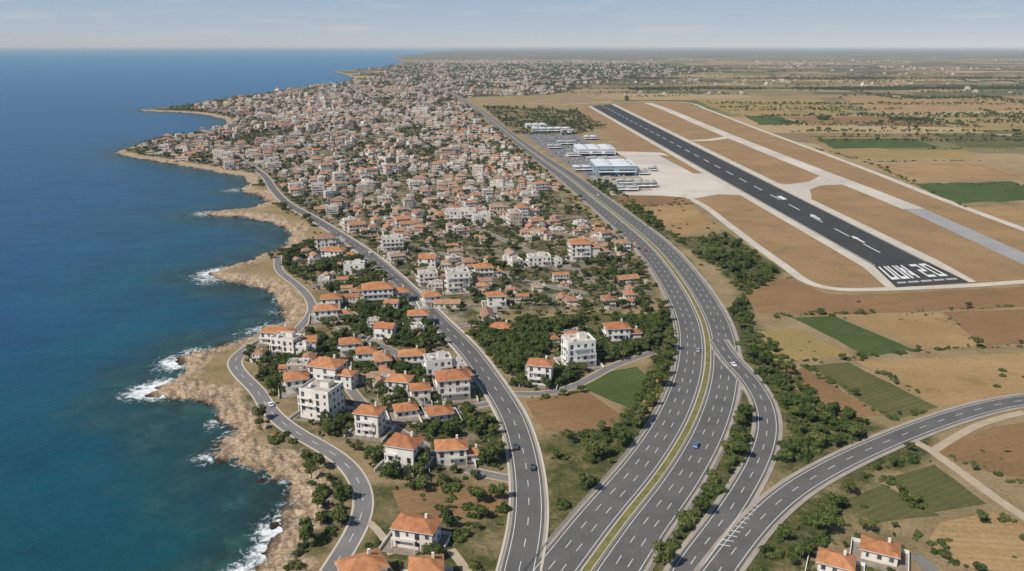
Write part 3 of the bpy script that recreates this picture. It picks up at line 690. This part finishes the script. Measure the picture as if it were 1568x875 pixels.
for i in range(7):
    rr=random.Random(500+i); mb=MB()
    if i<4:
        hgt=rr.uniform(1.6,2.4); limb(mb,(0,0,-.2),(rr.uniform(-.2,.2),0,hgt),.28,.18)
        for k in range(rr.randint(5,7)):
            a=rr.uniform(0,6.28); dd=rr.uniform(.5,2.0); cx,cy=dd*math.cos(a),dd*math.sin(a); cz=hgt+rr.uniform(.6,2.2); rx=rr.uniform(.9,1.6)
            limb(mb,(0,0,hgt*.85),(cx,cy,cz-.3),.14,.05); core(mb,cx,cy,cz,rx*.72,rx*.6,rr); leafball(mb,cx,cy,cz,rx,rx*.85,80,.27,rr)
    else:
        for k in range(rr.randint(5,8)):
            a=rr.uniform(0,6.28); dd=rr.uniform(.3,2.6); cx,cy=dd*math.cos(a),dd*math.sin(a); rx=rr.uniform(.7,1.4); cz=rx*.5
            core(mb,cx,cy,cz,rx*.75,rx*.6,rr); leafball(mb,cx,cy,cz,rx,rx*.8,55,.26,rr)
        limb(mb,(0,0,-.1),(.3,.2,.8),.12,.05)
    o=mb.obj('tree_%02d'%i,False); TT.objects.link(o); tmesh.append(o.data)
tp=[];
def addtrees(x,y,smin,smax,kinds):
    ok=(~isocc(x,y)); x,y=x[ok],y[ok]; n=len(x)
    if n==0: return
    s=rs.uniform(0,1,n)**1.7*(smax-smin)+smin; tp.append(np.stack([x,y,s,s*rs.uniform(.8,1.2,n),rs.choice(kinds,n)],1))
for P,d,thr in scr_w:
    x0,y0=P.min(0);x1,y1=P.max(0); n=int((x1-x0)*(y1-y0)*d*1.3); n=min(n,90000)
    x=rs.uniform(x0,x1,n);y=rs.uniform(y0,y1,n); k=(sdf(x,y,P)>0)&(fbm(x/20,y/20,61,4)+rs.normal(0,.05,n)>thr); x,y=x[k],y[k]
    addtrees(x,y,.4,1.35,[0,1,2,3,4,5,6,4,5,6])
n=330000
x=rs.uniform(-1500,1500,n); y=400+6800*rs.rand(n)**1.3
k=(dense(x,y)>-12)&(fbm(x/30,y/30,71,4)+rs.normal(0,.10,n)>.45); x1_,y1_=x[k],y[k]
k=coastd(x1_,y1_)>16; addtrees(x1_[k],y1_[k],.45,1.25,[0,1,2,3,4,5])
n=60000; x=rs.uniform(-1300,-50,n); y=rs.uniform(800,2600,n); k=fbm(x/30,y/30,77,4)>.5; x,y=x[k],y[k]; cc=coastd(x,y); k=(cc>14)&(cc<160)&(sdf(x,y,T_dense)<8); addtrees(x[k],y[k],.35,1.0,[4,5,6,0])
for P,n in ((T_med,9000),(T_east,3500)):
    x0,y0=P.min(0);x1,y1=P.max(0); x=rs.uniform(x0,x1,n*2);y=rs.uniform(y0,y1,n*2)
    k=(sdf(x,y,P)>-3)&(fbm(x/25,y/25,73,4)+rs.normal(0,.09,n*2)>.5); x,y=x[k],y[k]; k=coastd(x,y)>18
    addtrees(x[k],y[k],.35,1.1,[0,1,2,3,4,5])
hed=[[(1150,497),(1200,484),(1290,481),(1600,468)],[(1182,557),(1310,549),(1410,537),(1600,528)],[(1285,646),(1360,641),(1440,625)],[(1118,431),(1212,426)],[(1090,360),(1192,411)],[(1190,560),(1290,650)],[(1230,560),(1365,642)],[(1232,192),(1600,196)],[(1140,177),(1230,190)],[(840,664),(950,661)],[(1330,248),(1500,246)],[(1385,281),(1568,284)],[(1350,735),(1450,795),(1568,790)],[(1440,696),(1510,722),(1568,738)],[(1310,549),(1440,624)],[(948,318),(1060,313)],[(800,612),(900,600)],[(1240,210),(1420,209)],[(1250,228),(1330,250),(1400,282),(1480,318)],[(1300,745),(1280,800),(1340,802)],[(1420,830),(1470,870),(1568,885)],[(1200,172),(1560,174)],[(1420,228),(1600,229)],[(1442,478),(1502,530)]]
for H in hed:
    q=path(H,2.0); m_=(rs.rand(len(q))<.8)&(fbm(q[:,0]/18,q[:,1]/18,97,3)>.40); q=q[m_]; q=q+rs.normal(0,1.3,q.shape); addtrees(q[:,0],q[:,1],.25,.95,[4,5,6,4,5,6,0])
n=4500; x=rs.uniform(-60,900,n); y=rs.uniform(180,900,n); k=(fbm(x/30,y/30,81,3)>.62); 
airp=GP([(893,161),(1047,150),(1620,350),(1620,428),(1420,444),(1235,438),(1060,302),(950,300),(800,200)])
k&=sdf(x,y,airp)<-5; k&=coastd(x,y)>15; addtrees(x[k],y[k],.22,.7,[4,5,6])
for _ in range(170):
    yy=1300+5500*rs.rand()**1.0; xx=rs.uniform(.05*yy+120,yy*.78); L=rs.uniform(160,800); a=rs.normal(0.03,.04) if rs.rand()<.85 else rs.normal(1.5,.2)
    if sdf(np.array([xx]),np.array([yy]),airp)[0]>-60 : continue
    wd_=rs.choice([2,2.5,3]); n=int(L/4); t=rs.uniform(-L/2,L/2,n); x=xx+t*math.cos(a)+rs.normal(0,wd_,n); y=yy+t*math.sin(a)+rs.normal(0,wd_,n)
    k=sdf(x,y,airp)<-15; addtrees(x[k],y[k],.5,1.3,[0,1,2,3,4])
for (yy,x0,x1,wdt,n,th_) in ((2950,420,2300,50,5500,.53),(2450,900,2000,25,1800,.53),(3900,500,3200,80,4500,.55),(1720,650,1100,20,900,.5),(1500,560,820,10,350,.5)):
    x=rs.uniform(x0,x1,n); y=yy+rs.normal(0,wdt,n)+(x-x0)*.04; k=fbm(x/220,y/50,95,3)>th_; addtrees(x[k],y[k],.8,1.7,[0,1,2,3,4])
T_=np.vstack(tp)
# the nearest large trees stand as objects of their own
sel=np.where((T_[:,1]<360)&(T_[:,2]>.85))[0][:110]
for i_ in sel:
    tx_,ty_,s_,sz_,ki=T_[i_]; ki=int(ki); o=bpy.data.objects.new('olive_tree' if ki<4 else 'shrub',tmesh[ki]); COL.objects.link(o); o.location=(tx_,ty_,0); o.scale=(s_,s_,sz_); o.rotation_euler=(0,0,rs.uniform(0,6.28))
T_=np.delete(T_,sel,axis=0); nt_=len(T_)
instancer('trees_and_shrubs',np.stack([T_[:,0],T_[:,1],np.zeros(nt_)],1),rs.uniform(0,6.28,nt_),np.stack([T_[:,2],T_[:,2],T_[:,3]],1),T_[:,4].astype(int),TT)

n=2200; x=rs.uniform(200,6000,n); y=rs.uniform(2500,9500,n); k=(x>y*.06)&(x<y*.8)&(fbm(x/500,y/500,91,3)>.57); x,y=x[k],y[k]
instancer('distant_farmhouses',np.stack([x,y,np.zeros(len(x))+.03],1),rs.uniform(0,6.28,len(x)),np.ones((len(x),3))*.9,rs.randint(0,len(specs),len(x)),TH)

# ================= cars
def carmesh(name,colr):
    k='paint_'+name; M[k]=simple(k,colr,tuple(c*.9 for c in colr),1,.3,2,.5)
    if 'tyre' not in M: M['tyre']=simple('tyre',(.02,.02,.02),(.03,.03,.03),2)
    mb=MB()
    prof=[(-2.2,.35),(-2.25,.75),(-2.1,.95),(-1.5,1.0),(-.95,1.45),(.55,1.48),(1.15,1.02),(2.0,.88),(2.2,.7),(2.2,.35)]
    for s in (-1,1):
        mb.face([(s*.88*(1 if z<1.02 else .82),x,z) for x,z in (prof if s>0 else prof[::-1])],k)
    for i in range(len(prof)):
        (x0,z0),(x1,z1)=prof[i],prof[(i+1)%len(prof)]; a=.88*(1 if z0<1.02 else .82); b_=.88*(1 if z1<1.02 else .82)
        mb.face([(-a,x0,z0),(a,x0,z0),(b_,x1,z1),(-b_,x1,z1)],'glass' if i in (3,5) else k)
    for s in (-1,1): mb.face([(s*.895,-1.35,1.03),(s*.895,.95,1.05),(s*.755,.5,1.40),(s*.755,-.92,1.38)],'glass')
    for sx in (-1,1):
        for yy in (-1.35,1.35):
            n=len(mb.v)
            for xx in (sx*.7,sx*.92):
                for i in range(12): mb.v.append((xx,yy+.33*math.cos(i*math.pi/6),.33+.33*math.sin(i*math.pi/6)))
            for i in range(12): mb.f.append((n+i,n+(i+1)%12,n+12+(i+1)%12,n+12+i)); mb.m.append(mb.mi('tyre'))
            mb.f.append(tuple(n+12+i for i in range(12))); mb.m.append(mb.mi('tyre'))
    return mb.mesh(name)
cm=[carmesh('car_blue',(.06,.14,.40)),carmesh('car_white',(.75,.75,.75)),carmesh('car_dark',(.03,.03,.035)),carmesh('car_silver',(.4,.41,.42)),carmesh('car_red',(.35,.04,.03))]
def putcar(px,py,P,ci,off=0,z=.18):
    g=np.array(G(px,py)); N=normals(P); i=int(np.argmin(np.hypot(P[:,0]-g[0],P[:,1]-g[1]))); j=min(i+1,len(P)-1); t=P[j]-P[j-1]
    q=P[i]+N[i]*off; o=bpy.data.objects.new('car',cm[ci]); COL.objects.link(o); o.location=(q[0],q[1],z); o.rotation_euler=(0,0,math.atan2(t[1],t[0])-math.pi/2); 
putcar(1062,683,pC,0,6.4,.17);putcar(785,685,pB,2,-2.6,.19);putcar(822,720,pB,2,2.4,.19);putcar(1132,560,pD,1,1.5,.26);putcar(1075,540,pC,3,-5,.17);putcar(900,300,pC,1,7,.17);putcar(560,390,pB,1,2.2,.19);putcar(408,622,pA,1,1.5,.17);putcar(1000,385,pC,4,-9,.17);putcar(660,478,pB,3,-2.2,.19)
for i,mm in enumerate(cm):
    o=bpy.data.objects.new('parked_car_%d'%i,mm); TC.objects.link(o)
cp=[]
for row in range(18):
    a=np.array(G(812+row*6.6,208+row*4.6)); b_=np.array(G(880+row*5.6,207+row*4.5))
    n=int(np.linalg.norm(b_-a)/2.7)
    for i in range(n):
        if rs.rand()<.75: q=a+(b_-a)*i/n; cp.append((q[0],q[1],.16))
cp=np.array(cp); k=~isocc(cp[:,0],cp[:,1]); cp=cp[k]
instancer('parked_cars',cp,np.zeros(len(cp)),np.ones((len(cp),3)),rs.choice([1,1,1,3,3,2,0,4],len(cp)),TC)

# ================= haze: thin real scattering air layer
m=bpy.data.materials.new('haze_air'); m.use_nodes=True; nt=m.node_tree; nt.nodes.clear()
o_=nt.nodes.new('ShaderNodeOutputMaterial'); vsn=nt.nodes.new('ShaderNodeVolumeScatter'); vsn.inputs['Color'].default_value=(.60,.80,1,1); vsn.inputs['Density'].default_value=3.4e-5; vsn.inputs['Anisotropy'].default_value=-.15
nt.links.new(vsn.outputs[0],o_.inputs['Volume'])
try: m.cycles.homogeneous_volume=True
except Exception as e: print(e)
M['haze']=m; mb=MB(); mb.box(0,75000,-40,190000,152000,520,'haze'); mb.obj('atmosphere_haze')

# ================= light, sky, camera
EL=math.radians(47)
S=Vector((-.70,-.50,0)).normalized()*math.cos(EL); S.z=math.sin(EL)
sun=bpy.data.lights.new('sun','SUN'); sun.energy=5.0; sun.angle=math.radians(.5); sun.color=(1,.94,.84)
so=bpy.data.objects.new('sun',sun); so.rotation_euler=S.to_track_quat('Z','Y').to_euler(); COL.objects.link(so)
w=bpy.data.worlds.new('World'); scene.world=w; w.use_nodes=True; nt=w.node_tree; bg=nt.nodes['Background']
sk=nd(nt,'ShaderNodeTexSky',sky_type='NISHITA',sun_disc=False,sun_elevation=EL,sun_rotation=math.atan2(S.x,S.y)); sk.dust_density=.3; sk.air_density=1.0; sk.ozone_density=1.0; sk.altitude=100
tc=nd(nt,'ShaderNodeTexCoord')
gz=nd(nt,'ShaderNodeSeparateXYZ'); nt.links.new(tc.outputs['Generated'],gz.inputs[0])
low=ramp(nt,mrange(nt,gz.outputs[2],0,.12),[(0,(7.0,8.3,9.7)),(.25,(5.6,7.2,9.3)),(1,(2.9,5.0,8.8))])
base=mix(nt,mrange(nt,gz.outputs[2],.05,.5,.88,.1),sk.outputs[0],low)
cl=noise(nt,mapping(nt,tc.outputs['Generated'],(5,5,46)),1.6,9,.62,.4)
cf=ramp(nt,cl,[(.54,0.0),(.70,.55)])
sc_=mix(nt,cf,base,(8.8,9.1,9.7))
nt.links.new(sc_,bg.inputs['Color']); bg.inputs['Strength'].default_value=.068
cam=bpy.data.cameras.new('camera'); co=bpy.data.objects.new('camera',cam); COL.objects.link(co)
co.location=(0,0,CAMH); co.rotation_euler=(math.pi/2-PITCH,0,0); cam.sensor_width=36; cam.lens=36*FPX/1568; cam.clip_start=1; cam.clip_end=400000
scene.camera=co
scene.view_settings.view_transform='Standard'; scene.view_settings.look='None'; scene.view_settings.exposure=0
print('houses',nh,'trees',nt_)
